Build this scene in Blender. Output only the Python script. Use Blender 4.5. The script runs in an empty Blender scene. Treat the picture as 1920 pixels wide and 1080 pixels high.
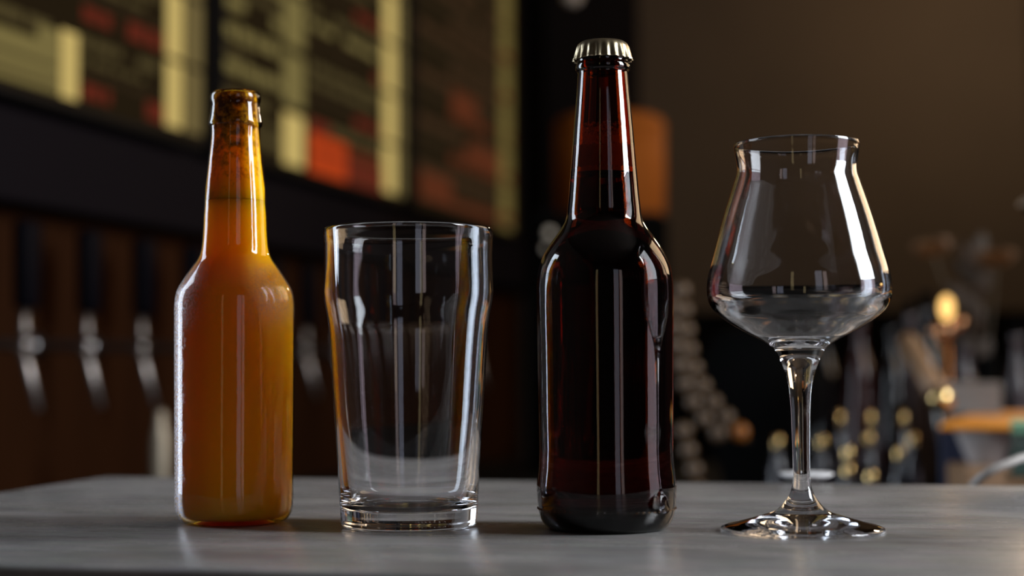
import bpy, bmesh, math, random
from mathutils import Vector, Matrix
random.seed(7)
SC = bpy.context.scene
COL = SC.collection
# ------------------------------------------------------------------ camera, world, lights, exposure
H = 0.08                                   # lens height above the bar top
PITCH, ROLL, FPX = math.atan(150/2900), math.radians(.32), 2900.0
fw = Vector((0, math.cos(PITCH), math.sin(PITCH)))
u0 = Vector((0, -math.sin(PITCH), math.cos(PITCH)))
rt = Vector((1, 0, 0))*math.cos(ROLL) - u0*math.sin(ROLL)
up = Vector((1, 0, 0))*math.sin(ROLL) + u0*math.cos(ROLL)
cam = bpy.data.cameras.new('camera')
co = bpy.data.objects.new('camera', cam); COL.objects.link(co)
cam.sensor_width = 36; cam.lens = FPX/1920*36
cam.clip_start = .02; cam.clip_end = 50
M = Matrix((rt, up, -fw)).transposed().to_4x4(); M.translation = (0, 0, H)
co.matrix_world = M
cam.dof.use_dof = True; cam.dof.focus_distance = .775; cam.dof.aperture_fstop = 3.9
SC.camera = co

w = bpy.data.worlds.new('world'); SC.world = w; w.use_nodes = True
w.node_tree.nodes['Background'].inputs[0].default_value = (.8, .65, .5, 1)
w.node_tree.nodes['Background'].inputs[1].default_value = .02

def area(name, loc, target, sx, sy, radiance, color):
    l = bpy.data.lights.new(name, 'AREA'); l.shape = 'RECTANGLE'; l.size = sx; l.size_y = sy
    l.energy = radiance*math.pi*sx*sy; l.color = color
    o = bpy.data.objects.new(name, l); COL.objects.link(o)
    o.location = loc
    d = Vector(target)-Vector(loc)
    o.rotation_euler = d.to_track_quat('-Z', 'Y').to_euler()
    return o
# daylight in the window openings built below; lower right and warm panels are added
area('daylight_right_upper', (1.74, .55, .95), (0, .55, .95), .70, 1.15, 26.0, (.90, .95, 1.0))
area('sill_reflection_fill', (1.74, .55, .05), (0, .55, .05), .70, .62, 1.8, (1.0, .80, .92))  # added dim panel for the brightness reflected from below the sill
area('daylight_left', (-1.64, 1.58, .45), (0, 1.58, .45), .60, 1.7, 9.0, (.78, .88, 1.0))
area('warm_wall_fill', (1.74, 2.25, 1.0), (0, 2.25, 1.0), 1.2, 1.05, 3.2, (1.0, .70, .42))  # added warm panel standing in for a brightly lit wooden wall
area('street_light_a', (.98, -2.56, .5), (.5, 0, .3), .50, 1.9, .9, (.8, .82, 1.0))
area('street_light_b', (1.50, -2.56, .5), (.5, 0, .3), .30, 1.9, 1.1, (1.0, .78, .75))
area('street_light_c', (-.95, -2.56, .5), (0, 0, .3), .22, 1.9, .8, (1.0, .78, .4))

pl_ = bpy.data.lights.new('end_wall_fill', 'POINT'); pl_.energy = 20; pl_.color = (1, .72, .45); pl_.shadow_soft_size = .06  # added warm fill for the end wall; no fixture is built
po_ = bpy.data.objects.new('end_wall_fill', pl_); COL.objects.link(po_); po_.location = (1.52, 4.05, 1.22)
vs = SC.view_settings
SC.display_settings.display_device = 'sRGB'
vs.view_transform = 'Standard'; vs.look = 'None'; vs.gamma = 1; vs.exposure = 0.0
vs.use_curve_mapping = False
cy = SC.cycles
cy.max_bounces = 20; cy.transmission_bounces = 18; cy.glossy_bounces = 8; cy.diffuse_bounces = 4
cy.transparent_max_bounces = 24
cy.sample_clamp_indirect = 6.0; cy.blur_glossy = .3; cy.use_denoising = True

# ------------------------------------------------------------------ helpers
def at(px, py, Y):                         # the point of the place seen at a pixel of the photograph, at depth Y
    d = fw*FPX + rt*(px-960) - up*(py-540)
    return Vector((0, 0, H)) + d*(Y/d.y)

def tag(o, label=None, cat=None, group=None, kind=None):
    if label: o['label'] = label
    if cat: o['category'] = cat
    if group: o['group'] = group
    if kind: o['kind'] = kind
    return o
def empty(name, loc, label, cat, group=None, rz=0):
    o = bpy.data.objects.new(name, None); COL.objects.link(o)
    o.empty_display_size = .02
    o.location = loc; o.rotation_euler = (0, 0, rz)
    return tag(o, label, cat, group)
def link(name, bm, mat, parent=None, loc=None, smooth=True, recalc=True):
    if recalc: bmesh.ops.recalc_face_normals(bm, faces=bm.faces)
    me = bpy.data.meshes.new(name); bm.to_mesh(me); bm.free()
    for p in me.polygons: p.use_smooth = smooth
    for m in (mat if isinstance(mat, (list, tuple)) else [mat]): me.materials.append(m)
    o = bpy.data.objects.new(name, me); COL.objects.link(o)
    if parent: o.parent = parent
    if loc is not None: o.location = loc
    return o
def copy_tree(o, parent=None):
    c = o.copy(); COL.objects.link(c)
    if parent: c.parent = parent
    for ch in list(o.children): copy_tree(ch, c)
    return c
def smooth_profile(pts, n=4):
    out = []
    P = [pts[0]] + list(pts) + [pts[-1]]
    for i in range(1, len(P)-2):
        p0, p1, p2, p3 = P[i-1], P[i], P[i+1], P[i+2]
        # centripetal-ish Catmull-Rom with tangents limited by the local chord
        l0 = math.dist(p0, p1) or 1e-6; l1 = math.dist(p1, p2); l2 = math.dist(p2, p3) or 1e-6
        t1 = [((p2[k]-p1[k])*l0/(l0+l1) + (p1[k]-p0[k])*l1/(l0+l1)*(l1/l0)) if p0 != p1 else p2[k]-p1[k] for k in (0, 1)]
        t2 = [((p2[k]-p1[k])*l2/(l2+l1) + (p3[k]-p2[k])*l1/(l2+l1)*(l1/l2)) if p2 != p3 else p2[k]-p1[k] for k in (0, 1)]
        for j in range(n):
            t = j/n; a = 2*t**3-3*t*t+1; b = t**3-2*t*t+t; c = -2*t**3+3*t*t; d = t**3-t*t
            out.append(tuple(a*p1[k]+b*t1[k]+c*p2[k]+d*t2[k] for k in (0, 1)))
    out.append(tuple(pts[-1]))
    return out
def lathe_bm(prof, seg=64, mod=None, bm=None, origin=(0, 0, 0)):
    bm = bm or bmesh.new(); rings = []
    ox, oy, oz = origin
    for (r, z) in prof:
        if r < 1e-6: rings.append([bm.verts.new((ox, oy, oz+z))])
        else:
            ring = []
            for i in range(seg):
                a = 2*math.pi*i/seg; rr = r*(mod(a, r, z) if mod else 1)
                ring.append(bm.verts.new((ox+rr*math.cos(a), oy+rr*math.sin(a), oz+z)))
            rings.append(ring)
    for A, B in zip(rings, rings[1:]):
        for i in range(seg):
            j = (i+1) % seg
            if len(A) == 1 and len(B) == 1: break
            if len(A) == 1: bm.faces.new((A[0], B[i], B[j]))
            elif len(B) == 1: bm.faces.new((A[i], A[j], B[0]))
            else: bm.faces.new((A[i], A[j], B[j], B[i]))
    return bm
def box_bm(c, s, bev=0, rot=None, bm=None, seg=2):
    b2 = bmesh.new()
    bmesh.ops.create_cube(b2, size=1)
    bmesh.ops.scale(b2, vec=s, verts=b2.verts)
    if bev: bmesh.ops.bevel(b2, geom=b2.edges[:], offset=bev, segments=seg, affect='EDGES', profile=.5)
    if rot is not None: bmesh.ops.rotate(b2, cent=(0, 0, 0), matrix=rot, verts=b2.verts)
    bmesh.ops.translate(b2, vec=c, verts=b2.verts)
    if bm is None: return b2
    me = bpy.data.meshes.new('tmp'); b2.to_mesh(me); b2.free(); bm.from_mesh(me); bpy.data.meshes.remove(me)
    return bm
def tube_bm(pts, rad, seg=12, bm=None):
    bm = bm or bmesh.new(); rings = []; n = len(pts)
    P = [Vector(p) for p in pts]
    for i, p in enumerate(P):
        t = (P[min(i+1, n-1)]-P[max(i-1, 0)]).normalized()
        a = t.orthogonal() if i == 0 else prev - t*prev.dot(t)
        a.normalize(); prev = a; b = t.cross(a)
        r = rad[i] if isinstance(rad, (list, tuple)) else rad
        rings.append([bm.verts.new(p + a*(r*math.cos(2*math.pi*k/seg)) + b*(r*math.sin(2*math.pi*k/seg))) for k in range(seg)])
    for A, B in zip(rings, rings[1:]):
        for k in range(seg): bm.faces.new((A[k], A[(k+1) % seg], B[(k+1) % seg], B[k]))
    bm.faces.new(rings[0][::-1]); bm.faces.new(rings[-1])
    return bm
def curve_pts(ctrl, n=8):
    P = [Vector(c) for c in ctrl]; P = [2*P[0]-P[1]] + P + [2*P[-1]-P[-2]]; out = []
    for i in range(1, len(P)-2):
        for j in range(n):
            t = j/n; p0, p1, p2, p3 = P[i-1:i+3]
            out.append(.5*((2*p1)+(-p0+p2)*t+(2*p0-5*p1+4*p2-p3)*t*t+(-p0+3*p1-3*p2+p3)*t**3))
    out.append(P[-2]); return out

# ------------------------------------------------------------------ materials
def new_mat(name):
    m = bpy.data.materials.new(name); m.use_nodes = True
    nt = m.node_tree; nt.nodes.clear()
    out = nt.nodes.new('ShaderNodeOutputMaterial')
    return m, nt, out
def principled(name, base, rough=.5, metal=0, spec=.5, noise=None, bump=None, coat=0):
    m, nt, out = new_mat(name)
    b = nt.nodes.new('ShaderNodeBsdfPrincipled')
    b.inputs['Base Color'].default_value = (*base, 1); b.inputs['Roughness'].default_value = rough
    b.inputs['Metallic'].default_value = metal; b.inputs['Specular IOR Level'].default_value = spec
    b.inputs['Coat Weight'].default_value = coat
    nt.links.new(b.outputs[0], out.inputs[0])
    if noise:                                # (scale, dark factor, light factor, stretch)
        tc = nt.nodes.new('ShaderNodeTexCoord'); mp = nt.nodes.new('ShaderNodeMapping')
        mp.inputs['Scale'].default_value = noise[3] if len(noise) > 3 else (1, 1, 1)
        nz = nt.nodes.new('ShaderNodeTexNoise'); nz.inputs['Scale'].default_value = noise[0]
        nz.inputs['Detail'].default_value = 6
        cr = nt.nodes.new('ShaderNodeValToRGB')
        cr.color_ramp.elements[0].position = .3; cr.color_ramp.elements[1].position = .7
        cr.color_ramp.elements[0].color = (*[c*noise[1] for c in base], 1)
        cr.color_ramp.elements[1].color = (*[c*noise[2] for c in base], 1)
        nt.links.new(tc.outputs['Object'], mp.inputs[0]); nt.links.new(mp.outputs[0], nz.inputs['Vector'])
        nt.links.new(nz.outputs['Fac'], cr.inputs[0]); nt.links.new(cr.outputs[0], b.inputs['Base Color'])
        if bump:
            bp = nt.nodes.new('ShaderNodeBump'); bp.inputs['Strength'].default_value = bump
            bp.inputs['Distance'].default_value = .002
            nt.links.new(nz.outputs['Fac'], bp.inputs['Height']); nt.links.new(bp.outputs[0], b.inputs['Normal'])
    return m
def emit(name, col, strength=1):
    m, nt, out = new_mat(name)
    e = nt.nodes.new('ShaderNodeEmission'); e.inputs[0].default_value = (*col, 1); e.inputs[1].default_value = strength
    nt.links.new(e.outputs[0], out.inputs[0]); return m
def glass(name, color=(1, 1, 1), rough=0.0, ior=1.5, absorb=None):
    m, nt, out = new_mat(name)
    g = nt.nodes.new('ShaderNodeBsdfGlass'); g.inputs['Color'].default_value = (*color, 1)
    g.inputs['Roughness'].default_value = rough; g.inputs['IOR'].default_value = ior
    nt.links.new(g.outputs[0], out.inputs[0])
    if absorb:                               # transmittance (r,g,b) over a given path in metres
        T, path = absorb
        s = [-math.log(t)/path for t in T]; d = max(s)
        v = nt.nodes.new('ShaderNodeVolumeAbsorption'); v.inputs['Density'].default_value = d
        v.inputs['Color'].default_value = (*[1-x/d for x in s], 1)
        nt.links.new(v.outputs[0], out.inputs['Volume'])
    return m

MAT = {}
# grey honed stone with cloudy mottling, faint scratches and a soft sheen
def stone_mat():
    m, nt, out = new_mat('grey_stone')
    N = nt.nodes.new; L = nt.links.new
    b = N('ShaderNodeBsdfPrincipled'); L(b.outputs[0], out.inputs[0])
    tc = N('ShaderNodeTexCoord')
    def noise(scale, detail, stretch=(1, 1, 1)):
        mp = N('ShaderNodeMapping'); mp.inputs['Scale'].default_value = stretch
        nz = N('ShaderNodeTexNoise'); nz.inputs['Scale'].default_value = scale; nz.inputs['Detail'].default_value = detail
        nz.inputs['Roughness'].default_value = .65
        L(tc.outputs['Object'], mp.inputs[0]); L(mp.outputs[0], nz.inputs['Vector']); return nz
    n1 = noise(11, 9, (.7, 2.0, 1)); n2 = noise(70, 7, (.5, 1.8, 1))
    r1 = N('ShaderNodeValToRGB')
    r1.color_ramp.elements[0].position = .3; r1.color_ramp.elements[0].color = (.165, .148, .134, 1)
    r1.color_ramp.elements[1].position = .72; r1.color_ramp.elements[1].color = (.36, .322, .305, 1)
    L(n1.outputs['Fac'], r1.inputs[0])
    mx = N('ShaderNodeMix'); mx.data_type = 'RGBA'; mx.blend_type = 'OVERLAY'; mx.inputs[0].default_value = .45
    L(r1.outputs[0], mx.inputs[6]); L(n2.outputs['Color'], mx.inputs[7])
    hs = N('ShaderNodeHueSaturation'); hs.inputs['Saturation'].default_value = .35
    L(mx.outputs[2], hs.inputs['Color']); L(hs.outputs[0], b.inputs['Base Color'])
    rr = N('ShaderNodeMapRange'); rr.inputs[3].default_value = .20; rr.inputs[4].default_value = .34
    L(n1.outputs['Fac'], rr.inputs[0]); L(rr.outputs[0], b.inputs['Roughness'])
    bp = N('ShaderNodeBump'); bp.inputs['Strength'].default_value = .12; bp.inputs['Distance'].default_value = .0015
    L(n2.outputs['Fac'], bp.inputs['Height']); L(bp.outputs[0], b.inputs['Normal'])
    return m
MAT['stone'] = stone_mat()
MAT['edge'] = principled('dark_edge', (.02, .015, .013), .6)
MAT['wall'] = principled('brown_plaster', (.056, .040, .027), .85, noise=(3, .9, 1.1))
MAT['wood_wall'] = principled('dark_red_wood', (.027, .0090, .0028), .8, spec=.06, noise=(4, .75, 1.2, (1, 1, .25)))
MAT['black_wall'] = principled('black_paint', (.006, .005, .006), .8, spec=.08)
MAT['navy_band'] = principled('blue_black_band', (.0055, .0042, .0065), .8, spec=.08)
MAT['room'] = principled('dim_room', (.05, .04, .034), .9)
MAT['floor'] = principled('dark_floor', (.03, .022, .017), .6, noise=(6, .7, 1.2, (1, .1, 1)))
MAT['black'] = principled('black_plastic', (.004, .004, .005), .6, spec=.15)
MAT['matt_black'] = principled('matt_black', (.0018, .0018, .0018), .85, spec=.03)
MAT['handle'] = principled('handle_black', (.0018, .0016, .004), .6, spec=.06)
MAT['chrome'] = principled('chrome', (.55, .53, .53), .28, 1)
MAT['steel'] = principled('steel', (.30, .28, .27), .42, 1)
MAT['satin'] = principled('satin_chrome', (.62, .60, .60), .42, 1)
MAT['brass'] = principled('brass', (.75, .55, .25), .22, 1)
MAT['cap'] = principled('cap_metal', (.46, .385, .25), .33, 1)
MAT['clear'] = glass('clear_glass', (.985, .99, 1), 0, 1.5)
MAT['amber'] = glass('dark_amber_glass', (1, 1, 1), 0, 1.5, ((.30, .09, .014), .0035))
MAT['dark_beer'] = glass('dark_beer', (1, 1, 1), 0, 1.34, ((.42, .085, .014), .05))

# =================================================================== STRUCTURE
WX = Vector((.29, 1, 0)).normalized()         # along the tap wall, away from the camera
WN = Vector((WX.y, -WX.x, 0))                 # out of the tap wall, towards the room
def wp(Y, off=0, z=0):                        # a point on the tap line at depth Y, off metres out from it
    p = Vector((-1.3+.29*Y, Y, z)) + WN*off; return p
WROT = Matrix.Rotation(math.atan2(WX.y, WX.x), 3, 'Z')
def wall_box(Y0, Y1, o0, o1, z0, z1, bev=0, bm=None):
    a, b = wp(Y0), wp(Y1); c = (a+b)/2 + WN*(o0+o1)/2; c.z = (z0+z1)/2
    return box_bm(c, ((b-a).length, o1-o0, z1-z0), bev, WROT, bm)
def struct(name, bm, mat, parent=None):
    o = link(name, bm, mat, parent, smooth=False)
    if not parent: o['kind'] = 'structure'
    return o
FZ, CZ = -1.05, 2.0
struct('floor', box_bm((0, 1.2, FZ-.05), (4.4, 8.2, .1)), MAT['floor'])
struct('ceiling', box_bm((0, 1.2, CZ+.05), (4.4, 8.2, .1)), MAT['room'])
# tap wall on the left: wooden splashback, blue-black band above it, dark upper wall
wl = struct('wall_left', wall_box(1.97, 5.0, -.19, -.09, FZ, .319), MAT['wood_wall'])
struct('trim_1', wall_box(1.97, 5.0, -.19, -.03, .319, .452, .004), MAT['navy_band'])
struct('wall_left_upper', wall_box(1.97, 5.0, -.19, -.06, .452, CZ), MAT['black_wall'])
# end wall
struct('wall_back', box_bm((1.05, 4.96, (FZ+CZ)/2), (2.3, .1, CZ-FZ)), MAT['wall'])
struct('trim_2', box_bm((.25, 4.84, (FZ+CZ)/2), (.30, .14, CZ-FZ), .01), MAT['black_wall'])
# side walls with window openings
def wall_x(name, x, y0, y1, holes, mat):      # holes: (ya, yb, za, zb) sorted by ya
    bm = bmesh.new(); t = .12; y = y0
    for (ya, yb, za, zb) in holes:
        if ya > y: box_bm((x, (y+ya)/2, (FZ+CZ)/2), (t, ya-y, CZ-FZ), bm=bm)
        box_bm((x, (ya+yb)/2, (FZ+za)/2), (t, yb-ya, za-FZ), bm=bm)
        box_bm((x, (ya+yb)/2, (CZ+zb)/2), (t, yb-ya, CZ-zb), bm=bm)
        y = yb
    if y1 > y: box_bm((x, (y+y1)/2, (FZ+CZ)/2), (t, y1-y, CZ-FZ), bm=bm)
    return struct(name, bm, mat)
def wall_y(name, yy, x0, x1, holes, mat):
    bm = bmesh.new(); t = .12; x = x0
    for (xa, xb, za, zb) in holes:
        if xa > x: box_bm(((x+xa)/2, yy, (FZ+CZ)/2), (xa-x, t, CZ-FZ), bm=bm)
        box_bm(((xa+xb)/2, yy, (FZ+za)/2), (xb-xa, t, za-FZ), bm=bm)
        box_bm(((xa+xb)/2, yy, (CZ+zb)/2), (xb-xa, t, CZ-zb), bm=bm)
        x = xb
    if x1 > x: box_bm(((x+x1)/2, yy, (FZ+CZ)/2), (x1-x, t, CZ-FZ), bm=bm)
    return struct(name, bm, mat)
RX = 1.72
wall_x('wall_right', RX, -2.6, 5.0, [(.19, .91, -.28, 1.54), (1.63, 2.87, .45, 1.55)], MAT['room'])
wall_x('wall_left_end', -1.62, -2.6, 2.02, [(1.27, 1.89, -.42, 1.32)], MAT['room'])
wall_y('wall_left_return', 2.02, -1.62, -.79, [], MAT['room'])
wall_y('wall_front', -2.61, -1.62, RX, [(-1.07, -.83, -.47, 1.47), (.72, 1.24, -.47, 1.47), (1.34, 1.66, -.47, 1.47)], MAT['room'])
def frame_x(name, x, ya, yb, za, zb, mull=()):
    bm = bmesh.new(); t = .03
    box_bm((x, ya, (za+zb)/2), (.06, t, zb-za), bm=bm); box_bm((x, yb, (za+zb)/2), (.06, t, zb-za), bm=bm)
    for z in (za, zb)+tuple(mull): box_bm((x, (ya+yb)/2, z), (.06, yb-ya, t), bm=bm)
    return struct(name, bm, MAT['edge'])
frame_x('window_1', 1.78, .19, .91, -.28, 1.54, (.36,))
frame_x('warm_fill_frame', 1.78, 1.63, 2.87, .45, 1.55)  # frame around the added warm panel
frame_x('window_3', -1.68, 1.27, 1.89, -.42, 1.32)

# =================================================================== THE BAR TOP
TA = math.radians(-12.3)
tdir = Vector((math.cos(TA), math.sin(TA), 0)); tn = Vector((math.sin(TA), -math.cos(TA), 0))   # tn points to the camera side
corner = Vector((-.3085, 1.1745, 0)); TL, TD, TT = 1.30, .496, .034
tc = corner + tdir*TL/2 + tn*TD/2
trot = Matrix.Rotation(TA, 3, 'Z')
bar = empty('bar_top', (tc.x, tc.y, -TT), 'grey honed stone bar top carrying the two bottles and two glasses', 'bar top', rz=TA)
link('slab', box_bm((0, 0, TT/2), (TL, TD, TT), .0035, seg=3), MAT['stone'], bar)
link('shade_band', box_bm((0, -.006, -.020), (TL-.02, TD-.012, .04), .002), MAT['edge'], bar, smooth=False)  # dark strip stands in for shade on the unlit front face
link('pedestal', box_bm((0, 0, -.52), (TL-.2, TD-.12, .96)), MAT['edge'], bar, smooth=False)

# =================================================================== THE FOUR VESSELS
mm = lambda P: [(r/1000, z/1000) for r, z in P]
# ---- pint glass
pg = empty('pint_glass', (-.0531, .7929, 0), 'empty clear pint glass with a bulge below the rim, between the two bottles', 'glass')
outer = [(0, .6), (24, .5), (30.5, 0), (33, .15), (34.3, 1.6), (34.75, 4.5), (35.06, 9.0), (36.14, 27.57), (37.75, 53.9), (39.03, 72.1),
         (40.1, 91.2), (40.9, 102.1), (41.9, 108.5), (43.0, 114.5), (43.5, 119.5), (43.42, 125), (43.2, 134), (43.25, 142), (43.6, 149.5)]
rim = [(43.55, 150.9), (42.9, 151.7), (42.1, 151.5), (41.6, 150.4)]
inner = [(41.3, 148.5), (41.0, 142), (40.95, 134), (41.1, 125), (41.1, 119.5), (40.6, 114.5), (39.5, 108.5), (38.5, 102.1), (37.4, 91.2),
         (36.0, 72.1), (34.6, 53.9), (33.2, 40), (31.9, 27.57), (30.6, 18), (29.0, 12.6), (26.5, 10.0), (20, 8.8), (0, 8.5)]
prof = smooth_profile(mm(outer+rim+inner), 4)
pf = link('glass_body', lathe_bm(prof, 96), MAT['clear'], pg)

# ---- stemmed tulip glass
tg = empty('stemmed_glass', (.1405, .7569, 0), 'clear stemmed beer glass with an angular tulip bowl, tallest glass on the bar', 'glass')
bowl_out = [(4.16, 32.8), (4.36, 48.3), (4.95, 63.9), (5.5, 69), (6.4, 74), (7.95, 79.2), (10.2, 84.4), (12.8, 89.0), (15.9, 91.4), (27.3, 97.5),
            (37.3, 103.9), (41.9, 108.2), (44.0, 112.2), (44.7, 117.0), (43.7, 126.6), (40.95, 137), (34.9, 158), (30.9, 170.2), (29.5, 174.6), (29.15, 177.5),
            (29.5, 181.3), (30.2, 185.8), (30.64, 188.9)]
bowl_rim = [(30.5, 189.5), (30.0, 189.5)]
bowl_in = [(29.7, 188.6), (29.2, 185.5), (28.5, 181.3), (28.15, 177.5), (28.5, 174.4), (29.85, 170.0), (33.8, 158), (39.8, 137), (42.6, 126.5), (43.55, 117.0),
           (42.7, 112.8), (40.4, 109.4), (36.3, 105.4), (26.8, 99.6), (17.0, 94.6), (9, 91.9), (0, 91.3)]
foot = [(0, 1.6), (14, 1.3), (30, .7), (36.5, 0), (38.6, 0), (39.5, .7), (39.4, 1.6), (37.6, 2.5), (31.5, 4.1), (20.6, 7.2), (12.2, 10.3), (8.3, 14.2), (5.7, 18.4), (4.5, 23)]
link('glass_body', lathe_bm(smooth_profile(mm(foot+bowl_out+bowl_rim+bowl_in), 4), 96), MAT['clear'], tg)

# ---- large dark bottle with crown cap
lb = empty('capped_beer_bottle', (.0465, .7744, 0), 'tall dark brown beer bottle with a metal crown cap and liquid up in the neck', 'bottle')
lo = [(0, 3.2), (16, 2.2), (24, .4), (27.2, 0), (30, 1.2), (32.2, 4.0), (33.9, 9), (34.5, 15.5), (34.8, 20.9), (34.35, 25.5), (33.75, 31), (33.7, 58), (33.9, 90), (34.2, 107.5),
      (34.2, 114.5), (33.95, 124.4), (32.9, 130.5), (30.4, 136.8), (26.6, 143), (22.2, 149), (19.4, 154), (18.2, 161.7), (17.05, 174), (15.05, 199.2),
      (12.7, 227), (12.6, 228.6), (13.5, 229.6), (13.75, 231), (13.5, 232.4), (12.9, 233.2), (13.3, 236), (13.3, 239.5), (12.4, 241)]
li = [(9.6, 241), (9.2, 239), (9.4, 228), (11.6, 199), (13.9, 174), (15.2, 161.7), (16.2, 154), (19, 147.5), (23.4, 141.2), (27.4, 134.8), (30, 128.6), (31, 122.5),
      (31.2, 113.5), (31, 90), (30.8, 58), (30.9, 28), (31, 20), (30, 12), (26, 7.5), (14, 7.2), (0, 8.5)]
link('glass_body', lathe_bm(smooth_profile(mm(lo+li), 3), 96), MAT['amber'], lb)
ll = [(0, 8.3), (14, 7.0), (26.1, 7.3), (30.2, 11.9), (31.2, 20), (31.1, 28), (31, 58), (31.2, 90), (31.4, 113.5), (31.2, 122.5), (30.2, 128.6), (27.6, 134.8),
      (23.6, 141.2), (19.2, 147.5), (16.4, 154), (15.4, 161.7), (14.1, 174), (13.8, 177.4), (12.5, 177.0), (0, 176.8)]
link('beer', lathe_bm(smooth_profile(mm(ll), 3), 64), MAT['dark_beer'], lb)
# brown foam film clinging to the inside of the neck above the liquid
def film_mat(name, col, dark, zlo, zhi, scale, thr):
    m, nt, out = new_mat(name); N = nt.nodes.new; L = nt.links.new
    tcn = N('ShaderNodeTexCoord'); nz = N('ShaderNodeTexNoise'); nz.inputs['Scale'].default_value = scale; nz.inputs['Detail'].default_value = 5
    nz.inputs['Roughness'].default_value = .75
    L(tcn.outputs['Object'], nz.inputs['Vector'])
    sp = N('ShaderNodeSeparateXYZ'); L(tcn.outputs['Object'], sp.inputs[0])
    mr = N('ShaderNodeMapRange'); mr.inputs[1].default_value = zlo; mr.inputs[2].default_value = zhi
    mr.inputs[3].default_value = .22; mr.inputs[4].default_value = -.30
    L(sp.outputs['Z'], mr.inputs[0])
    ad = N('ShaderNodeMath'); L(nz.outputs['Fac'], ad.inputs[0]); L(mr.outputs[0], ad.inputs[1])
    cr = N('ShaderNodeValToRGB'); cr.color_ramp.elements[0].position = thr-.06; cr.color_ramp.elements[1].position = thr+.10
    L(ad.outputs[0], cr.inputs[0])
    d = N('ShaderNodeBsdfDiffuse'); t = N('ShaderNodeBsdfTranslucent')
    d.inputs[0].default_value = (*col, 1); t.inputs[0].default_value = (*col, 1)
    m1 = N('ShaderNodeMixShader'); m1.inputs[0].default_value = .6; L(d.outputs[0], m1.inputs[1]); L(t.outputs[0], m1.inputs[2])
    tr = N('ShaderNodeBsdfTransparent'); tr.inputs[0].default_value = (*dark, 1)
    m2 = N('ShaderNodeMixShader'); L(cr.outputs[0], m2.inputs[0]); L(tr.outputs[0], m2.inputs[1]); L(m1.outputs[0], m2.inputs[2])
    L(m2.outputs[0], out.inputs[0]); return m
MAT['foam'] = film_mat('foam_film', (1.0, .78, .45), (1, 1, 1), .176, .205, 420, .30)
link('foam_film', lathe_bm(mm([(13.55, 177.2), (13.0, 184), (12.2, 192), (11.3, 202)]), 64), MAT['foam'], lb)
# stippled ring of little bumps around the heel
bm = bmesh.new()
for i in range(64):
    a = 2*math.pi*i/64
    bmesh.ops.create_icosphere(bm, subdivisions=1, radius=.0007, matrix=Matrix.Translation((.0341*math.cos(a), .0341*math.sin(a), .0105)))
tag(link('heel_stipple', bm, MAT['amber'], lb), kind='stuff')
# crown cap, 21 flutes
def flute(a, r, z):
    k = max(0, min(1, (r-.0126)/.0022)); return 1 + .045*k*math.cos(21*a)
cap = mm([(0, 244.6), (8, 244.5), (11.0, 244.0), (12.6, 242.8), (13.4, 241.0), (13.9, 238.5), (14.5, 235.6), (14.9, 234.9), (14.7, 234.6), (14.0, 235.4), (13.3, 238.5), (12.8, 240.9), (11, 242.6), (0, 243)])
link('crown_cap', lathe_bm(cap, 168, flute), MAT['cap'], lb)

# ---- small open bottle of cloudy orange beer, misted glass
sb = empty('open_beer_bottle', (-.1466, .8173, 0), 'small open amber bottle of cloudy orange beer with misted glass', 'bottle')
so = [(0, 3), (14, 1.6), (21, 0), (24.2, 0), (27.8, 1.7), (30.0, 5.2), (30.6, 9), (30.75, 22), (31.05, 60), (31.25, 90), (31.3, 106), (31.0, 117.5), (29.9, 122), (27.6, 126.2),
      (22.4, 134.2), (19.0, 139.6), (17.9, 143.2), (17.3, 148), (16.25, 169), (14.4, 190.6), (13.05, 207.3), (13.2, 208.7), (14.0, 209.5), (14.2, 210.8), (14.0, 212), (12.95, 219), (12.75, 221.2),
      (13.3, 222.8), (13.4, 224.6), (12.9, 226.4), (11.6, 227.5)]
si = [(10.2, 227.4), (9.3, 225.8), (9.2, 220), (9.6, 208), (11.6, 190), (13.4, 169), (14.4, 148), (15, 143), (16.2, 138.6), (19.4, 133), (24.6, 125), (27.2, 120.4), (28.2, 116.5),
      (28.5, 106), (28.4, 90), (28.1, 60), (27.9, 22), (27.6, 10), (25, 5.6), (14, 5.2), (0, 6.2)]
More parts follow.
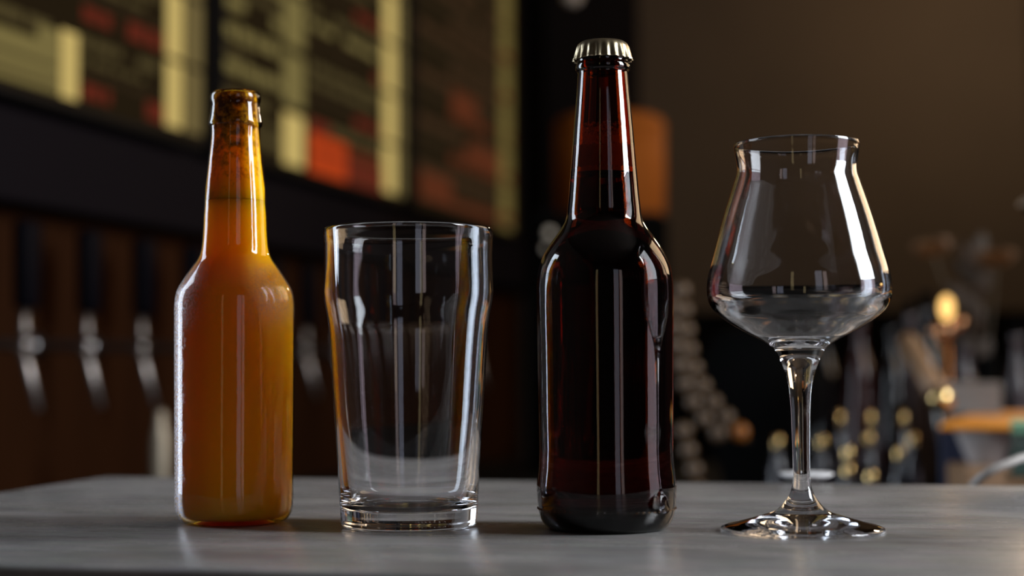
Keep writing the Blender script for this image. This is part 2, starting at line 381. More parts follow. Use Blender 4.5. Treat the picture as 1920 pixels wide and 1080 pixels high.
def misted_amber():
    m, nt, out = new_mat('misted_amber_glass'); N = nt.nodes.new; L = nt.links.new
    tcn = N('ShaderNodeTexCoord'); sp = N('ShaderNodeSeparateXYZ'); L(tcn.outputs['Object'], sp.inputs[0])
    tr = N('ShaderNodeBsdfTransparent'); tr.inputs[0].default_value = (1.0, .92, .52, 1)
    gl = N('ShaderNodeBsdfGlossy'); gl.inputs['Roughness'].default_value = .035
    fr = N('ShaderNodeFresnel'); fr.inputs[0].default_value = 1.5
    clear = N('ShaderNodeMixShader'); L(fr.outputs[0], clear.inputs[0]); L(tr.outputs[0], clear.inputs[1]); L(gl.outputs[0], clear.inputs[2])
    # mist: fine droplets, thick over the shoulder and down the left side, thin elsewhere
    fine = N('ShaderNodeTexNoise'); fine.inputs['Scale'].default_value = 900; fine.inputs['Detail'].default_value = 3
    big = N('ShaderNodeTexNoise'); big.inputs['Scale'].default_value = 95; big.inputs['Detail'].default_value = 5; big.inputs['Roughness'].default_value = .7
    L(tcn.outputs['Object'], fine.inputs['Vector']); L(tcn.outputs['Object'], big.inputs['Vector'])
    def rng(sock, a, b, c=0., d=1.):
        r = N('ShaderNodeMapRange'); r.interpolation_type = 'SMOOTHSTEP'
        for i, v in enumerate((a, b, c, d)): r.inputs[i+1].default_value = v
        L(sock, r.inputs[0]); return r.outputs[0]
    def op(o, a, b):
        q = N('ShaderNodeMath'); q.operation = o
        for i, v in enumerate((a, b)):
            if isinstance(v, (int, float)): q.inputs[i].default_value = v
            else: L(v, q.inputs[i])
        return q.outputs[0]
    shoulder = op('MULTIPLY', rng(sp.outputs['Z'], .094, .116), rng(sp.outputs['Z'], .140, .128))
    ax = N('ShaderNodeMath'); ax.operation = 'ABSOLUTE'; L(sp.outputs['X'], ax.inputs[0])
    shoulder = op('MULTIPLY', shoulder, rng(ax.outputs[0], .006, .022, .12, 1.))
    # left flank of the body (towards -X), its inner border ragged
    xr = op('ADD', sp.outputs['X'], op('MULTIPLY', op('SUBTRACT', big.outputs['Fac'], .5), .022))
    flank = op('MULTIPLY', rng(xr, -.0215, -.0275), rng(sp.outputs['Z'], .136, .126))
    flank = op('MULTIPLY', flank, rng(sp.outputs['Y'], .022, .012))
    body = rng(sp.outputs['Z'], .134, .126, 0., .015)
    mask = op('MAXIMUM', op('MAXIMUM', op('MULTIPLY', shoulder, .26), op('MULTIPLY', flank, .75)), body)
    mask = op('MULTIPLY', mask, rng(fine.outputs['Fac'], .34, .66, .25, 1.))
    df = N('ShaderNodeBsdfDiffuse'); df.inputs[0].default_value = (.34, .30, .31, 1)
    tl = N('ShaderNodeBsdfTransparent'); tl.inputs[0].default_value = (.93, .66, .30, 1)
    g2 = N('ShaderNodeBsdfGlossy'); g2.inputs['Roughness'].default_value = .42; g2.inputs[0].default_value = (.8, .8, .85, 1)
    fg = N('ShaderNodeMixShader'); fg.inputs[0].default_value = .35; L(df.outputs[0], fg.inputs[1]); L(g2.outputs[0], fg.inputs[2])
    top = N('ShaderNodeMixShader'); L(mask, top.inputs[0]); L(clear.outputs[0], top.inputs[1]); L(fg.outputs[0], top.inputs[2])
    bp = N('ShaderNodeBump'); bp.inputs['Strength'].default_value = .10; bp.inputs['Distance'].default_value = .0006
    L(big.outputs['Fac'], bp.inputs['Height']); L(bp.outputs[0], gl.inputs['Normal'])
    L(top.outputs[0], out.inputs[0]); return m
MAT['misted'] = misted_amber()
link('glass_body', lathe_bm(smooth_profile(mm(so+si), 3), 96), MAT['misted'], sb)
def cloudy_beer(name, base):
    m, nt, out = new_mat(name); N = nt.nodes.new; L = nt.links.new
    b = N('ShaderNodeBsdfPrincipled'); L(b.outputs[0], out.inputs[0])
    b.inputs['Base Color'].default_value = (*base, 1)
    b.inputs['Subsurface Weight'].default_value = 1; b.inputs['Subsurface Radius'].default_value = (1, .75, .08)
    b.inputs['Subsurface Scale'].default_value = .05
    b.inputs['Roughness'].default_value = .6; b.inputs['Specular IOR Level'].default_value = .1
    return m
MAT['cloudy'] = cloudy_beer('cloudy_beer', (.95, .49, .010))
sl = [(0, 4.2), (14, 3.2), (22, 2.2), (26.8, 3.6), (29.2, 6.8), (29.9, 11), (30.0, 22), (30.3, 60), (30.5, 90), (30.5, 106), (30.2, 117.2), (29.1, 121.6), (26.9, 125.8),
      (21.7, 133.8), (18.3, 139.2), (17.2, 143.0), (16.6, 148), (15.45, 168.2), (15.35, 168.9), (14.9, 169.05), (0, 169.05)]
link('beer', lathe_bm(smooth_profile(mm(sl), 3), 64), MAT['cloudy'], sb)
# yeasty foam lining the neck above the liquid, mottled brown
def foam_lining():
    m = cloudy_beer('yeasty_lining', (.95, .56, .012)); nt = m.node_tree; N = nt.nodes.new; L = nt.links.new
    b = [n for n in nt.nodes if n.type == 'BSDF_PRINCIPLED'][0]; b.inputs['Subsurface Scale'].default_value = .022
    tcn = N('ShaderNodeTexCoord'); nz = N('ShaderNodeTexNoise'); nz.inputs['Scale'].default_value = 260; nz.inputs['Detail'].default_value = 6; nz.inputs['Roughness'].default_value = .7
    L(tcn.outputs['Object'], nz.inputs['Vector'])
    sp = N('ShaderNodeSeparateXYZ'); L(tcn.outputs['Object'], sp.inputs[0])
    mr = N('ShaderNodeMapRange'); mr.inputs[1].default_value = .166; mr.inputs[2].default_value = .222; mr.inputs[3].default_value = -.34; mr.inputs[4].default_value = .14
    L(sp.outputs['Z'], mr.inputs[0])
    ad = N('ShaderNodeMath'); L(nz.outputs['Fac'], ad.inputs[0]); L(mr.outputs[0], ad.inputs[1])
    cr = N('ShaderNodeValToRGB'); e = cr.color_ramp.elements
    e[0].position = .30; e[0].color = (.95, .56, .012, 1); e[1].position = .66; e[1].color = (.10, .032, .006, 1)
    L(ad.outputs[0], cr.inputs[0]); L(cr.outputs[0], b.inputs['Base Color']); return m
MAT['residue'] = foam_lining()
link('foam_lining', lathe_bm(smooth_profile(mm([(0, 169.1), (14.9, 169.1), (15.35, 169.2), (15.4, 169.8), (13.5, 190), (12.1, 207), (11.5, 214), (11.1, 222), (10.9, 225.4), (10.3, 226.2), (0, 226.2)]), 3), 64), MAT['residue'], sb)

# =================================================================== SAUCER AND CABLE ON THE BAR
p = at(1512, 903, 1.085)
s = empty('white_dish', (p.x, p.y, 0), 'tiny white dish at the far edge of the bar behind the glass stem', 'dish')
MAT['white'] = principled('white_ceramic', (.9, .9, .92), .2)
link('bowl', lathe_bm(mm([(0, .2), (7, 0), (9, .6), (15, 2.6), (19, 5.0), (18.7, 5.6), (14.5, 3.6), (8.5, 1.6), (0, 1.3)]), 40), MAT['white'], s)
cab = curve_pts([at(1790, 985, 1.13), at(1822, 915, 1.13), at(1850, 888, 1.12), at(1890, 869, 1.12), at(1935, 855, 1.13), at(2010, 852, 1.15), at(2060, 905, 1.16), at(2075, 1000, 1.18)], 6)
MAT['cable'] = principled('pale_cable', (.42, .39, .37), .5)
tag(link('cable', tube_bm(cab, .0030, 10), MAT['cable']), 'pale grey cable arching behind the right end of the bar', 'cable')

# =================================================================== MENU SCREENS ON THE LEFT
def em(name, rgb255, k=1.0):
    f = lambda c: ((c/255+.055)/1.055)**2.4 if c > 10 else c/255/12.92
    return emit(name, [f(c)*k for c in rgb255])
SCR = dict(bg=em('screen_dark', (33, 25, 14)), olive=em('screen_olive', (74, 64, 38)), cream=em('screen_cream', (114, 102, 60)), price=em('screen_price', (192, 168, 100)), pdim=em('screen_price_dim', (108, 94, 58)),
           red=em('screen_red', (92, 36, 24)), orange=em('screen_orange', (165, 58, 22)), brown=em('screen_brown', (60, 42, 27)), rust=em('screen_rust', (84, 42, 24)), gold=em('screen_gold', (104, 90, 48)), mid=em('screen_mid', (46, 35, 22)))
KEYS = list(SCR); ZB = .470
def screen(label, Y0, Y1, rects, ztop=1.45):
    # rects: (u0, u1, z0, z1, key), u in 0..1 from the left edge, z above the bottom edge
    base = wp((Y0+Y1)/2, 0, ZB)
    L = (wp(Y1)-wp(Y0)).length; Hh = ztop-ZB
    o = empty('menu_screen', base, label, 'screen', 'beer menu screens above the taps', math.atan2(WX.y, WX.x))
    # local x runs along the wall, local -y points out into the room
    link('casing', box_bm((0, .018, Hh/2), (L+.03, .034, Hh+.024), .004), MAT['black'], o, smooth=False)
    bm = bmesh.new(); 
    def quad(u0, u1, z0, z1, key, lift):
        x0, x1 = (u0-.5)*L, (u1-.5)*L
        vs_ = [bm.verts.new(v) for v in ((x0, -lift, z0), (x1, -lift, z0), (x1, -lift, z1), (x0, -lift, z1))]
        f = bm.faces.new(vs_); f.material_index = KEYS.index(key)
    quad(0, 1, 0, Hh, 'bg', .0005)
    for i, (u0, u1, z0, z1, k) in enumerate(rects):
        if z1 > Hh: z1 = Hh
        if z1 > z0: quad(u0, u1, z0, z1, k, .0008+.00002*i)
    link('display', bm, [SCR[k] for k in KEYS], o, smooth=False, recalc=False)
    return o
def words(u0, u1, z0, z1, key, rnd, dens=.8):
    out = []; u = u0
    while u < u1-.01:
        wl_ = rnd.uniform(.03, .11); e = min(u+wl_, u1)
        if rnd.random() < dens: out.append((u, e, z0, z1, key))
        u = e + rnd.uniform(.008, .016)
    return out
PITCHZ = .1165
rnd = random.Random(3)
def lines(u0, u1, z0, pitch, n, th, key, rnd):
    out = []
    for q in range(n):
        out += words(u0, u1, z0+q*pitch, z0+q*pitch+th, key, rnd, .93)
    return out
# first screen
R = []
for k in range(9):
    z = .008 + k*PITCHZ
    R += lines(.42, .78, z+.084, .018, 1, .016, 'olive', rnd) + lines(.42, .70, z+.060, .018, 1, .010, 'olive', rnd) + lines(.42, .79, z+.040, .018, 1, .009, 'mid', rnd)
    R += words(.43, .55, z+.008, z+.030, 'red', rnd, .8) + words(.62, .80, z+.006, z+.034, 'red', rnd, .9)
    R += [(.80, .885, z+.004, z+.112, 'price'), (.905, .985, z+.004, z+.112, 'pdim')]
    R += lines(0, .31, z+.085, .018, 1, .018, 'olive', rnd) + lines(0, .31, z+.040, .018, 1, .012, 'mid', rnd)
R += [(0, .33, .008, .078, 'cream'), (.0, .32, .018, .026, 'olive'), (.0, .32, .044, .050, 'olive'), (.335, .405, .006, .105, 'price'), (.25, .33, .07, .10, 'cream')]
screen('beer menu screen nearest the camera, with a bright cream block at lower left', 2.0, 2.652, R)
# second screen
R = []
for k in range(9):
    z = .008 + k*PITCHZ
    a_ = 'cream' if k in (1, 2, 4, 5) else 'olive'
    R += lines(.0, .26, z+.082, .02, 1, .024, a_, rnd) + lines(.0, .26, z+.050, .02, 1, .014, 'olive', rnd) + lines(.0, .26, z+.018, .02, 1, .022, a_, rnd)
    R += [(.265, .372, z+.0, z+.10, 'price' if k in (0, 3) else 'cream')]
    R += lines(.39, .83, z+.088, .02, 1, .018, 'olive', rnd) + lines(.39, .80, z+.058, .02, 1, .016, 'cream' if k == 2 else 'olive', rnd) + lines(.39, .66, z+.034, .02, 1, .008, 'mid', rnd)
    R += words(.0, .10, z+.066, z+.078, 'red', rnd, .5) + words(.66, .84, z+.008, z+.030, 'red' if k < 4 else 'rust', rnd, .9)
    R += [(.845, .935, z+.004, z+.112, 'price'), (.955, .995, z+.004, z+.112, 'pdim')]
R += [(.385, .60, .004, .085, 'orange'), (.60, .835, .004, .058, 'red'), (.60, .83, .062, .080, 'rust'), (.385, .5, .087, .112, 'red'), (.42, .58, .046, .052, 'red'), (.62, .8, .028, .036, 'rust')]
screen('middle beer menu screen, with an orange panel low in its centre', 2.728, 3.615, R)
# third screen
R = []
for k in range(9):
    z = .008 + k*PITCHZ
    R += lines(.02, .78, z+.078, .02, 1, .024, 'brown', rnd) + lines(.02, .78, z+.046, .02, 1, .014, 'mid', rnd) + lines(.3, .8, z+.012, .02, 1, .026, 'rust' if k < 3 else 'brown', rnd)
    R += [(.815, .95, z+.0, z+.112, 'gold')] + words(.84, .95, z+.02, z+.045, 'rust', rnd, .6)
R += [(.02, .3, .02, .09, 'rust'), (.45, .80, .16, .21, 'rust'), (.3, .55, .27, .33, 'rust')]
screen('farthest and dimmest beer menu screen, brown with a dull gold column', 3.69, 4.52, R)

# =================================================================== BEER TAPS
def make_tap():
    o = empty('beer_tap', (0, 0, 0), '', 'beer tap', 'beer taps along the wooden splashback', math.atan2(WX.y, WX.x))
    # local +x along the wall, -y out from it; origin under the handle at the height of the ferrule base
    bm = box_bm((0, -.004, .110), (.044, .026, .125), .009, seg=3)
    for v in bm.verts:
        k = (v.co.z-.048)/.125; v.co.x *= .82+.22*k
    link('handle', bm, MAT['handle'], o)
    link('ferrule', lathe_bm(mm([(0, 8), (4.5, 8), (6.5, 14), (7.5, 20), (6.5, 26), (5, 31), (5.5, 49), (0, 49)]), 20), MAT['steel'], o)
    link('lever_ball', lathe_bm([(-.0+.0092*math.sin(t*math.pi/10), -.0092*math.cos(t*math.pi/10)) for t in range(11)], 20), MAT['chrome'], o)
    fb = link('faucet_body', tube_bm(curve_pts([(0, .085, .0), (0, .05, .0), (0, .02, -.001), (0, .004, -.008), (0, -.003, -.02)], 5), [.0082]*21, 14), MAT['steel'], o)
    link('spout', tube_bm([(0, .001, -.012), (0, -.006, -.030), (0, -.024, -.092)], [.0062, .0058, .0052], 14), MAT['satin'], fb)
    bm = lathe_bm(mm([(0, 0), (20, 0), (20, 4), (13, 8), (13, 10), (0, 10)]), 24)
    bmesh.ops.rotate(bm, cent=(0, 0, 0), matrix=Matrix.Rotation(math.radians(90), 3, 'X'), verts=bm.verts)
    bmesh.ops.translate(bm, vec=(0, .089, 0), verts=bm.verts)
    link('wall_flange', bm, MAT['chrome'], o)
    return o
tap0 = make_tap()
ORD = ['nearest', 'second', 'third', 'fourth', 'fifth', 'sixth', 'seventh', 'eighth', 'ninth', 'tenth', 'eleventh', 'twelfth', 'thirteenth', 'fourteenth']
for k in range(14):
    t = tap0 if k == 0 else copy_tree(tap0)
    Y = 2.147 + .154*k
    t.location = wp(Y, 0, .117)
    t['label'] = 'black handled chrome beer tap, %s in the row counted from the near left end' % ORD[k]

# counter ledge under the taps and the canister on it
bm = wall_box(2.0, 3.9, -.088, .24, -.19, -.15, .004)
tag(link('tap_counter', bm, MAT['black'], smooth=False), 'black ledge running below the row of beer taps', 'counter')
bm = wall_box(2.05, 3.88, -.085, .22, FZ+.002, -.192)
tag(link('tap_cabinet', bm, MAT['matt_black'], smooth=False), 'black cabinet under the ledge below the taps', 'cabinet')
p = at(300, 830, 2.2)
c = empty('steel_shaker', (p.x, p.y, -.149), 'slim dull steel shaker under the taps, left of the small orange bottle', 'shaker')
MAT['dull_steel'] = principled('dull_steel', (.42, .37, .29), .5, .6)
link('cup', lathe_bm(mm([(0, 0), (12, 0), (13, 2), (15, 120), (14.4, 124), (0, 124)]), 28), MAT['dull_steel'], c)
link('lid', lathe_bm(mm([(14.2, 124.2), (14.2, 134), (9, 150), (8, 166), (6, 172), (0, 173)]), 28), MAT['dull_steel'], c)

# =================================================================== BACK COUNTER, RIGHT HALF
CT = -.12
bm = box_bm((.82, 2.32, CT-.02), (1.64, 1.90, .04), .004)
tag(link('back_counter', bm, MAT['black'], smooth=False), 'black back counter holding the bottles and coffee machine behind the bar', 'counter')
bm = box_bm((.84, 2.32, (FZ+CT-.045)/2), (1.56, 1.80, CT-.045-FZ))
tag(link('back_cabinet', bm, MAT['matt_black'], smooth=False), 'black cabinet carrying the back counter behind the bar', 'cabinet')

# ---- black machine with the orange brown canister on top
mx, my = .165, 3.05
cm = empty('coffee_machine', (mx, my, CT), 'black boxy machine with knobs painted as pale glints behind the tall dark bottle', 'machine')
link('body', box_bm((0, 0, .245), (.27, .22, .49), .012), MAT['matt_black'], cm)
link('top_deck', box_bm((0, .0, .4935), (.24, .2, .007), .002), MAT['black'], cm)
for (px, py, r) in ((1030, 437, .009), (1023, 466, .006)):
    q = at(px, py, my-.118)
    bm = lathe_bm([(0, 0), (r, 0), (r, .008), (r*.8, .012), (0, .013)], 20)
    bmesh.ops.rotate(bm, cent=(0, 0, 0), matrix=Matrix.Rotation(math.radians(90), 3, 'X'), verts=bm.verts)
    MAT.setdefault('glint_knob', principled('pale_glint', (.9, .86, .76), .25))  # pale colour stands in for the glint on the knobs
    link('glint_knob', bm, MAT['glint_knob'], cm, (q.x-mx, -.11, q.z-CT))
cn = empty('canister', (at(1143, 300, 3.05).x, my, CT+.498), 'orange brown round canister standing on the black machine behind the tall bottle', 'canister')
MAT['tan'] = principled('orange_brown', (.26, .076, .011), .75, spec=.08, noise=(8, .85, 1.1, (1, 1, .3)))
link('drum', lathe_bm(mm([(0, 0), (106, 0), (108, 3), (110, 90), (110, 165), (0, 165)]), 48), MAT['tan'], cn)
link('lid', lathe_bm(mm([(111, 165.5), (111, 178), (106, 190), (94, 197), (0, 199)]), 48), MAT['tan'], cn)

bm = box_bm((1.03, 4.62, (FZ+.235)/2), (1.20, .52, .235-FZ), .004)
tag(link('wall_cabinet', bm, MAT['matt_black'], smooth=False), 'long black cabinet standing against the brown end wall', 'cabinet')
# ---- pendant bulb at the very top
p = at(1073, -8, 3.6)
pl = empty('pendant_lamp', (p.x, p.y, p.z), 'small unlit pale pendant bulb at the top edge above the tall bottle', 'lamp')
MAT['opal'] = principled('opal_glass', (.5, .47, .45), .3)
link('bulb', lathe_bm([(.022*math.sin(t*math.pi/12), -.022*math.cos(t*math.pi/12)) for t in range(12)]+[(.01, .03), (0, .03)], 24), MAT['opal'], pl)
link('socket', lathe_bm(mm([(0, 26), (13, 26), (14, 30), (13, 62), (4, 70), (0, 70)]), 20), MAT['black'], pl)
link('cord', tube_bm([(0, 0, .068), (0, 0, .5), (0, 0, CZ-p.z-.001)], .003, 8), MAT['black'], pl)

# ---- black round-bellied pot and beaded garland
p = at(1428, 720, 2.15)
pot = empty('black_pot', (p.x, p.y, CT+.0005), 'black round bellied pot behind the glass stem', 'pot')
link('body', lathe_bm(smooth_profile(mm([(0, 0), (36, 0), (42, 4), (60, 60), (76, 120), (83, 165), (80, 205), (70, 232), (68, 238), (64, 238), (66, 230), (75, 203), (0, 190)]), 3), 48), MAT['matt_black'], pot)
link('lid', lathe_bm(mm([(69, 239), (66, 243), (40, 252), (12, 257), (8, 262), (12, 270), (10, 277), (0, 279)]), 40), MAT['matt_black'], pot)
def sphere_mesh(name, mat, r, us=12, vs_=8, sz=1):
    bm = bmesh.new(); bmesh.ops.create_uvsphere(bm, u_segments=us, v_segments=vs_, radius=r)
    if sz != 1: bmesh.ops.scale(bm, vec=(1, 1, sz), verts=bm.verts)
    me = bpy.data.meshes.new(name); bm.to_mesh(me); bm.free()
    for q in me.polygons: q.use_smooth = True
    me.materials.append(mat); return me
MAT['bead'] = principled('wooden_bead', (.095, .058, .032), .35)
MAT['bead_o'] = principled('amber_bead', (.28, .09, .01), .35)
MAT['bead_y'] = principled('olive_bead', (.10, .08, .015), .4)
bead_me = sphere_mesh('bead', MAT['bead'], .0108); bead_o = sphere_mesh('bead_amber', MAT['bead_o'], .0115); bead_y = sphere_mesh('bead_olive', MAT['bead_y'], .0115)
def garland(label, paths, Y, root_px):
    g = empty('bead_garland', at(*root_px, Y), label, 'garland')
    for n_, path in enumerate(paths):
        P = curve_pts([at(x, y, Y) for x, y in path], 40)
        acc = 0; last = P[0]; pts = [P[0]]; step = .0245
        for q in P[1:]:
            acc += (q-last).length; last = q
            if acc >= step: pts.append(q); acc = 0
        for i, q in enumerate(pts):
            me = bead_me
            if i == len(pts)-1 and n_ == 0 and len(paths) > 1: me = bead_o
            b = bpy.data.objects.new('bead', me); COL.objects.link(b); b.parent = g; b.location = q - g.location
        s_ = link('string', tube_bm(curve_pts([at(x, y, Y) for x, y in path], 6), .0012, 6), MAT['bead'], g); 
        s_.location = -g.location
    return g
garland('double string of pale brown wooden beads hanging beside the black pot', [[(1278, 545), (1286, 620), (1300, 690), (1330, 745), (1368, 790), (1404, 828)], [(1258, 575), (1270, 660), (1287, 725), (1316, 778), (1356, 822)]], 1.96, (1340, 830))
garland('short string of brown wooden beads right of the tall dark bottle, near the bar', [[(1282, 808), (1292, 850), (1304, 890), (1312, 935)]], 1.93, (1312, 935))
# rail they hang from
a, b = at(1255, 560, 1.99), at(1255, 560, 1.99)
rail = empty('hook_stand', (a.x-.045, 1.99, CT), 'thin dark hook stand behind the right shoulder of the tall bottle', 'stand')
link('pole', tube_bm([(0, 0, .006), (0, 0, .32)], .004, 10), MAT['matt_black'], rail)
link('foot', lathe_bm(mm([(0, 0), (40, 0), (40, 4), (6, 8), (0, 8)]), 28), MAT['matt_black'], rail)
link('hook', tube_bm(curve_pts([(0, 0, .315), (.012, -.01, .322), (.03, -.03, .31), (.034, -.034, .30)], 5), .003, 8), MAT['matt_black'], rail)

# ---- little dark bottles with gold caps
MAT['mini'] = principled('dark_mini_bottle', (.035, .033, .040), .12, coat=.5)
def make_mini():
    o = empty('mini_bottle', (0, 0, 0), '', 'bottle', 'little dark bottles with gold caps')
    link('body', lathe_bm(smooth_profile(mm([(0, 0), (13, 0), (14.5, 2), (14.8, 60), (14, 70), (9, 82), (6.8, 90), (6.6, 98), (0, 98)]), 3), 28), MAT['mini'], o)
    link('gold_cap', lathe_bm(smooth_profile(mm([(7.0, 94), (7.6, 96), (8.0, 102), (7.2, 107), (4.6, 110.5), (0, 112.3)]), 3), 28), MAT['brass'], o)
    return o
mini0 = make_mini()
MINI = [(1573, 783, 2.18, 'in the back row, first right of the glass stem'), (1630, 783, 2.18, 'in the back row, second right of the glass stem'), (1692, 783, 2.18, 'in the back row, third right of the glass stem'),
        (1458, 828, 1.97, 'in the middle row, left of the glass stem'), (1541, 828, 1.97, 'in the middle row, directly right of the glass stem'), (1628, 822, 1.99, 'in the middle row, third from left'),
        (1711, 824, 1.98, 'in the middle row, farthest right'), (1590, 850, 1.84, 'in the front group, behind the lowest bottle'), (1686, 851, 1.84, 'front group, farthest right'),
        (1590, 884, 1.70, 'lowest and closest, in front of its neighbours'), (1633, 895, 1.66, 'lowest of all, tipped low by the bar edge')]
for i, (px, py, Y, lab) in enumerate(MINI):
    t = mini0 if i == 0 else copy_tree(mini0)
    q = at(px, py, Y); hgt = q.z - CT + .008
    t.location = (q.x, q.y, CT+.0005); t.scale = (.84, .84, hgt/.1123)
    t['label'] = 'little dark bottle with gold cap ' + lab

# ---- black vase with dried flowers
p = at(1852, 640, 2.12)
va = empty('flower_vase', (p.x, p.y, CT+.0005), 'black slender vase with amber dried flowers against the brown wall', 'vase')
link('vase', lathe_bm(smooth_profile(mm([(0, 0), (24, 0), (28, 4), (31, 60), (31, 120), (28, 150), (18, 178), (13, 190), (11, 212), (9, 212), (10, 190), (0, 180)]), 3), 40), MAT['matt_black'], va)
MAT['stemd'] = principled('dry_stem', (.05, .035, .015), .7)
MAT['petal'] = principled('amber_petal', (.09, .038, .008), .6)
MAT['dleaf'] = principled('dry_leaf', (.03, .02, .012), .7)
def petal_bm(bm, base, tip, wid, droop=.0):
    b0, t0 = Vector(base), Vector(tip); d = t0-b0; side = d.cross(Vector((0, 1, .3))).normalized()*wid
    n = d.cross(side).normalized()*wid*.35; prev = None
    for k in range(6):
        s_ = k/5; wv = math.sin(math.pi*min(1, s_*.92+.08))**.8
        c_ = b0+d*s_+Vector((0, 0, -droop*s_*s_)) + n*math.sin(math.pi*s_)
        row = [bm.verts.new(c_-side*wv), bm.verts.new(c_+n*.4), bm.verts.new(c_+side*wv)]
        if prev:
            for j in (0, 1): bm.faces.new((prev[j], prev[j+1], row[j+1], row[j]))
        prev = row
def flower(px, py, ang):
    q = at(px, py, 2.12) - va.location
    link('stem', tube_bm(curve_pts([(0, 0, .195), (q.x*.25, 0, .245), (q.x*.8, 0, q.z-.04), tuple(q)], 5), .0016, 6), MAT['stemd'], va)
    for i in range(6):
        bm = bmesh.new(); a = i/6*2*math.pi
        dirv = Vector((math.cos(a)*.55+.4*ang, math.sin(a)*.55, .6)).normalized()
        petal_bm(bm, q, q+dirv*.042, .011, .012)
        link('petal', bm, MAT['petal'], va)
flower(1752, 478, -.5); flower(1866, 496, .0)
for i in range(9):
    bm = bmesh.new(); a = i*2.4; h_ = .20+.018*i
    petal_bm(bm, (-.012, 0, h_), (-.028+.030*math.cos(a), .028*math.sin(a), h_+.05), .010, .01)
    link('leaf', bm, MAT['dleaf'], va)

# ---- dark bottles, glowing bulb lamp, muddler
MAT['blk_glass'] = principled('black_bottle_glass', (.006, .005, .006), .1)
MAT['smoke_glass'] = principled('smoky_bottle_glass', (.055, .042, .045), .15)
def bottle(name, label, px, py, Y, r, mat, group=None):
    q = at(px, py, Y); h_ = (q.z-CT)*1000
    o = empty(name, (q.x, q.y, CT+.0005), label, 'bottle', group)
    R_ = r*1000
    link('body', lathe_bm(smooth_profile(mm([(0, 0), (R_*.9, 0), (R_, 3), (R_, h_*.55), (R_*.93, h_*.64), (R_*.5, h_*.76), (R_*.36, h_*.84), (R_*.34, h_*.93), (0, h_*.93)]), 3), 36), mat, o)
    link('stopper', lathe_bm(mm([(R_*.36, h_*.90), (R_*.42, h_*.91), (R_*.42, h_*.985), (R_*.36, h_), (0, h_)]), 28), MAT['matt_black'], o)
    return o
bottle('spirit_bottle', 'black spirit bottle left of the glowing bulb', 1737, 548, 2.4, .026, MAT['blk_glass'], 'dark bottles on the back counter')
bottle('spirit_bottle', 'smoky pinkish spirit bottle just right of the stemmed glass bowl', 1706, 560, 2.28, .017, MAT['smoke_glass'], 'dark bottles on the back counter')
bottle('spirit_bottle', 'short black spirit bottle between the bulb and the black vase', 1806, 622, 2.2, .027, MAT['smoke_glass'], 'dark bottles on the back counter')
bottle('spirit_bottle', 'dark spirit bottle at the right frame edge beside the vase', 1905, 600, 2.2, .020, MAT['smoke_glass'], 'dark bottles on the back counter')
bottle('wine_bottle', 'dark red bottle behind the bowl of the stemmed glass', 1610, 575, 2.5, .024, principled('dark_red_glass', (.030, .006, .006), .2), 'dark bottles on the back counter')
bottle('wine_bottle', 'black bottle standing right of the dark red bottle', 1672, 590, 2.60, .024, MAT['blk_glass'], 'dark bottles on the back counter')
bottle('wine_bottle', 'black bottle standing left of the dark red bottle', 1545, 590, 2.60, .024, MAT['blk_glass'], 'dark bottles on the back counter')

p = at(1775, 578, 2.05)
lp = empty('bulb_lamp', (p.x, p.y, CT+.0005), 'small copper table lamp with a glowing warm bulb, right of the stemmed glass', 'lamp')
zb = p.z-CT
MAT['copper'] = principled('copper', (.45, .24, .13), .25, 1)
link('foot', lathe_bm(mm([(0, 0), (26, 0), (26, 4), (8, 9), (0, 9)]), 28), MAT['copper'], lp)
link('stem', tube_bm([(0, 0, .008), (0, 0, zb-.034)], .0035, 10), MAT['copper'], lp)
link('socket', lathe_bm([(0, zb-.036), (.009, zb-.036), (.010, zb-.03), (.009, zb-.018), (0, zb-.016)], 20), MAT['copper'], lp)
link('bulb', lathe_bm([(.0092*math.sin(t*math.pi/12), zb-.0165*math.cos(t*math.pi/12)) for t in range(13)], 20), emit('bulb_glow', (1.0, .58, .18), 2.0), lp)
kb = sphere_mesh('side_glint', MAT['copper'], .010)  # knobs and arms added to make the glints beside the bulb
for px, py in ((1798, 606), (1752, 622)):
    q = at(px, py, 2.05)-lp.location
    o = bpy.data.objects.new('glint_knob', kb); COL.objects.link(o); o.parent = lp; o.location = q
    link('arm', tube_bm([(0, 0, q.z-.02), (q.x*.6, 0, q.z-.012), tuple(q)], .0022, 8), MAT['copper'], lp)

a, b = at(1702, 640, 1.95), at(1768, 756, 1.80)
MAT['wood'] = principled('warm_wood', (.26, .15, .08), .5, noise=(30, .8, 1.2, (1, 1, .2)))
md = empty('wooden_muddler', b, 'brown wooden muddler leaning left of the white napkin stack', 'muddler')
link('shaft', tube_bm([a-b, (a-b)*.5, (a-b)*.12], [.012, .0125, .0135], 16), MAT['wood'], md)
link('brass_end', tube_bm([(a-b)*.12, (a-b)*.0], [.0140, .0135], 16), MAT['brass'], md)

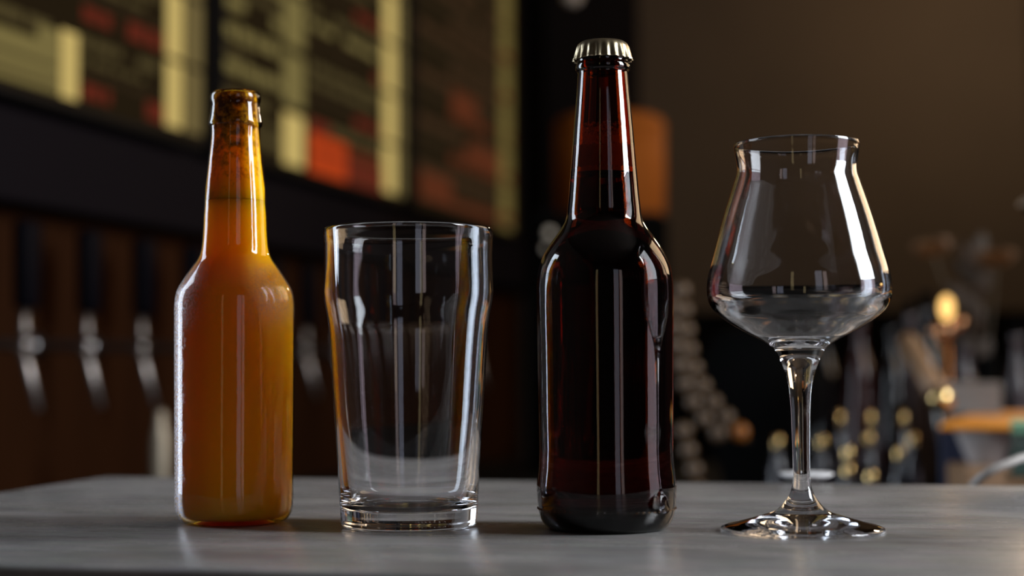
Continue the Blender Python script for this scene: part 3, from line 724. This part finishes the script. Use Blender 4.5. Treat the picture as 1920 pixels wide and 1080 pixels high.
# ---- orange tray and what carries it
A = Vector((.440, 1.60, .014)); e1 = Vector((.364, .931, 0)).normalized(); e2 = Vector((e1.y, -e1.x, 0))
MAT['orange'] = principled('orange_lacquer', (.85, .30, .015), .35)
ctr = A + e1*.235 + e2*.19
tr = empty('orange_tray', ctr, 'flat orange rectangular tray at the right edge above the white cup', 'tray', rz=math.atan2(e2.y, e2.x))
link('board', box_bm((0, 0, .003), (.38, .47, .006), .0015), MAT['orange'], tr, smooth=False)
p = at(1848, 860, 1.62)
MAT['paper'] = principled('white_paper', (.42, .38, .37), .6)
wc = empty('white_cup', (p.x, p.y, -.022), 'white tapered cup under the orange tray', 'cup')
link('cup_wall', lathe_bm(mm([(0, 0), (17, 0), (18, 1), (31, 34.2), (32, 35.2), (29, 35.2), (17, 3), (0, 3)]), 36), MAT['paper'], wc)
wb = empty('wooden_block', (p.x, p.y, CT+.0005), 'brown wooden block under the white cup', 'block')
link('block', box_bm((0, 0, .0485), (.062, .07, .097), .003), MAT['wood'], wb, smooth=False)
link('base_strip', box_bm((0, 0, .004), (.066, .074, .006), .001), MAT['wood'], wb, smooth=False)
p = at(1806, 860, 1.80)
MAT['navy'] = principled('navy_card', (.030, .036, .075), .6)
nb = empty('navy_carton', (p.x, p.y, CT+.0005), 'navy blue carton left of the white cup under the orange tray', 'carton', rz=-.28)
link('carton', box_bm((0, 0, .064), (.050, .10, .128), .002), MAT['navy'], nb, smooth=False)
link('flap', box_bm((0, 0, .1295), (.048, .098, .0015)), MAT['navy'], nb, smooth=False)
# napkin stack on the tray
q = at(1823, 775, 2.0)
ns = empty('napkin_stack', (.572, 1.93, .0205), 'stack of white paper napkins on the back corner of the orange tray', 'napkins', rz=-.30)
MAT['napkin'] = principled('napkin_paper', (.20, .185, .17), .8)
for k in range(6):
    link('napkin_fold', box_bm((random.uniform(-.001, .001), 0, .0032+k*.0064), (.070, .070, .0060), .0012), MAT['napkin'], ns, smooth=False)
# stacked boxes at right edge
BX = [('mint_box', 'mint green box on top of the stack at the right frame edge', 794, 813, (.20, .42, .26)), ('grey_box', 'grey green box in the middle of the stack at the right frame edge', 815, 846, (.075, .10, .085)),
      ('teal_box', 'dark teal box low in the stack at the right frame edge', 848, 893, (.045, .085, .07))]
for n, lab, y0, y1, c_ in BX:
    a = at(1893, y0, 1.40); b = at(1893, y1, 1.40); hh = a.z-b.z
    o = empty(n, (a.x+.066, 1.44, b.z), lab, 'box', 'stacked boxes at the right edge', rz=-.31)
    m_ = principled(n+'_card', c_, .6)
    link('tray_part', box_bm((0, 0, hh*.38), (.098, .118, hh*.74), .001), m_, o, smooth=False)
    link('lid', box_bm((0, 0, hh*.87), (.10, .12, hh*.22), .001), m_, o, smooth=False)
b = at(1893, 894, 1.40)
o = empty('wooden_crate', (b.x+.066, 1.44, CT+.0005), 'low dark wooden crate under the stack of boxes at right', 'crate', rz=-.31)
hz = b.z-CT-.001
for k in range(4):
    link('plank', box_bm((0, 0, hz*(k+.5)/4), (.11, .13, hz/4-.001), .0008), MAT['wood'], o, smooth=False)

# ---- desk lamp whose black shade just enters at the right edge
q = at(2012, 412, 1.5)
dl = empty('desk_lamp', (.87, 1.52, CT+.0005), 'black desk lamp shade poking in at the right frame edge', 'lamp')
bm = lathe_bm(mm([(12, 40), (16, 38), (36, -38), (34, -38), (14, 34), (0, 36)]), 32)
bmesh.ops.rotate(bm, cent=(0, 0, 0), matrix=Matrix.Rotation(math.radians(150), 3, 'Y'), verts=bm.verts)
link('shade', bm, MAT['matt_black'], dl, q-dl.location)
bm = lathe_bm(mm([(36.4, -39.5), (37.6, -38.5), (36.6, -36), (34.6, -38)]), 32)
bmesh.ops.rotate(bm, cent=(0, 0, 0), matrix=Matrix.Rotation(math.radians(150), 3, 'Y'), verts=bm.verts)
MAT['beige'] = principled('beige_rim', (.30, .22, .15), .5)
link('shade_rim', bm, MAT['beige'], dl, q-dl.location)
link('lamp_arm', tube_bm(curve_pts([(0, 0, .01), (.02, 0, .16), tuple(q-dl.location+Vector((-.005, 0, -.03)))], 6), .004, 8), MAT['matt_black'], dl)
link('foot', lathe_bm(mm([(0, 0), (40, 0), (40, 6), (8, 12), (0, 12)]), 28), MAT['matt_black'], dl)
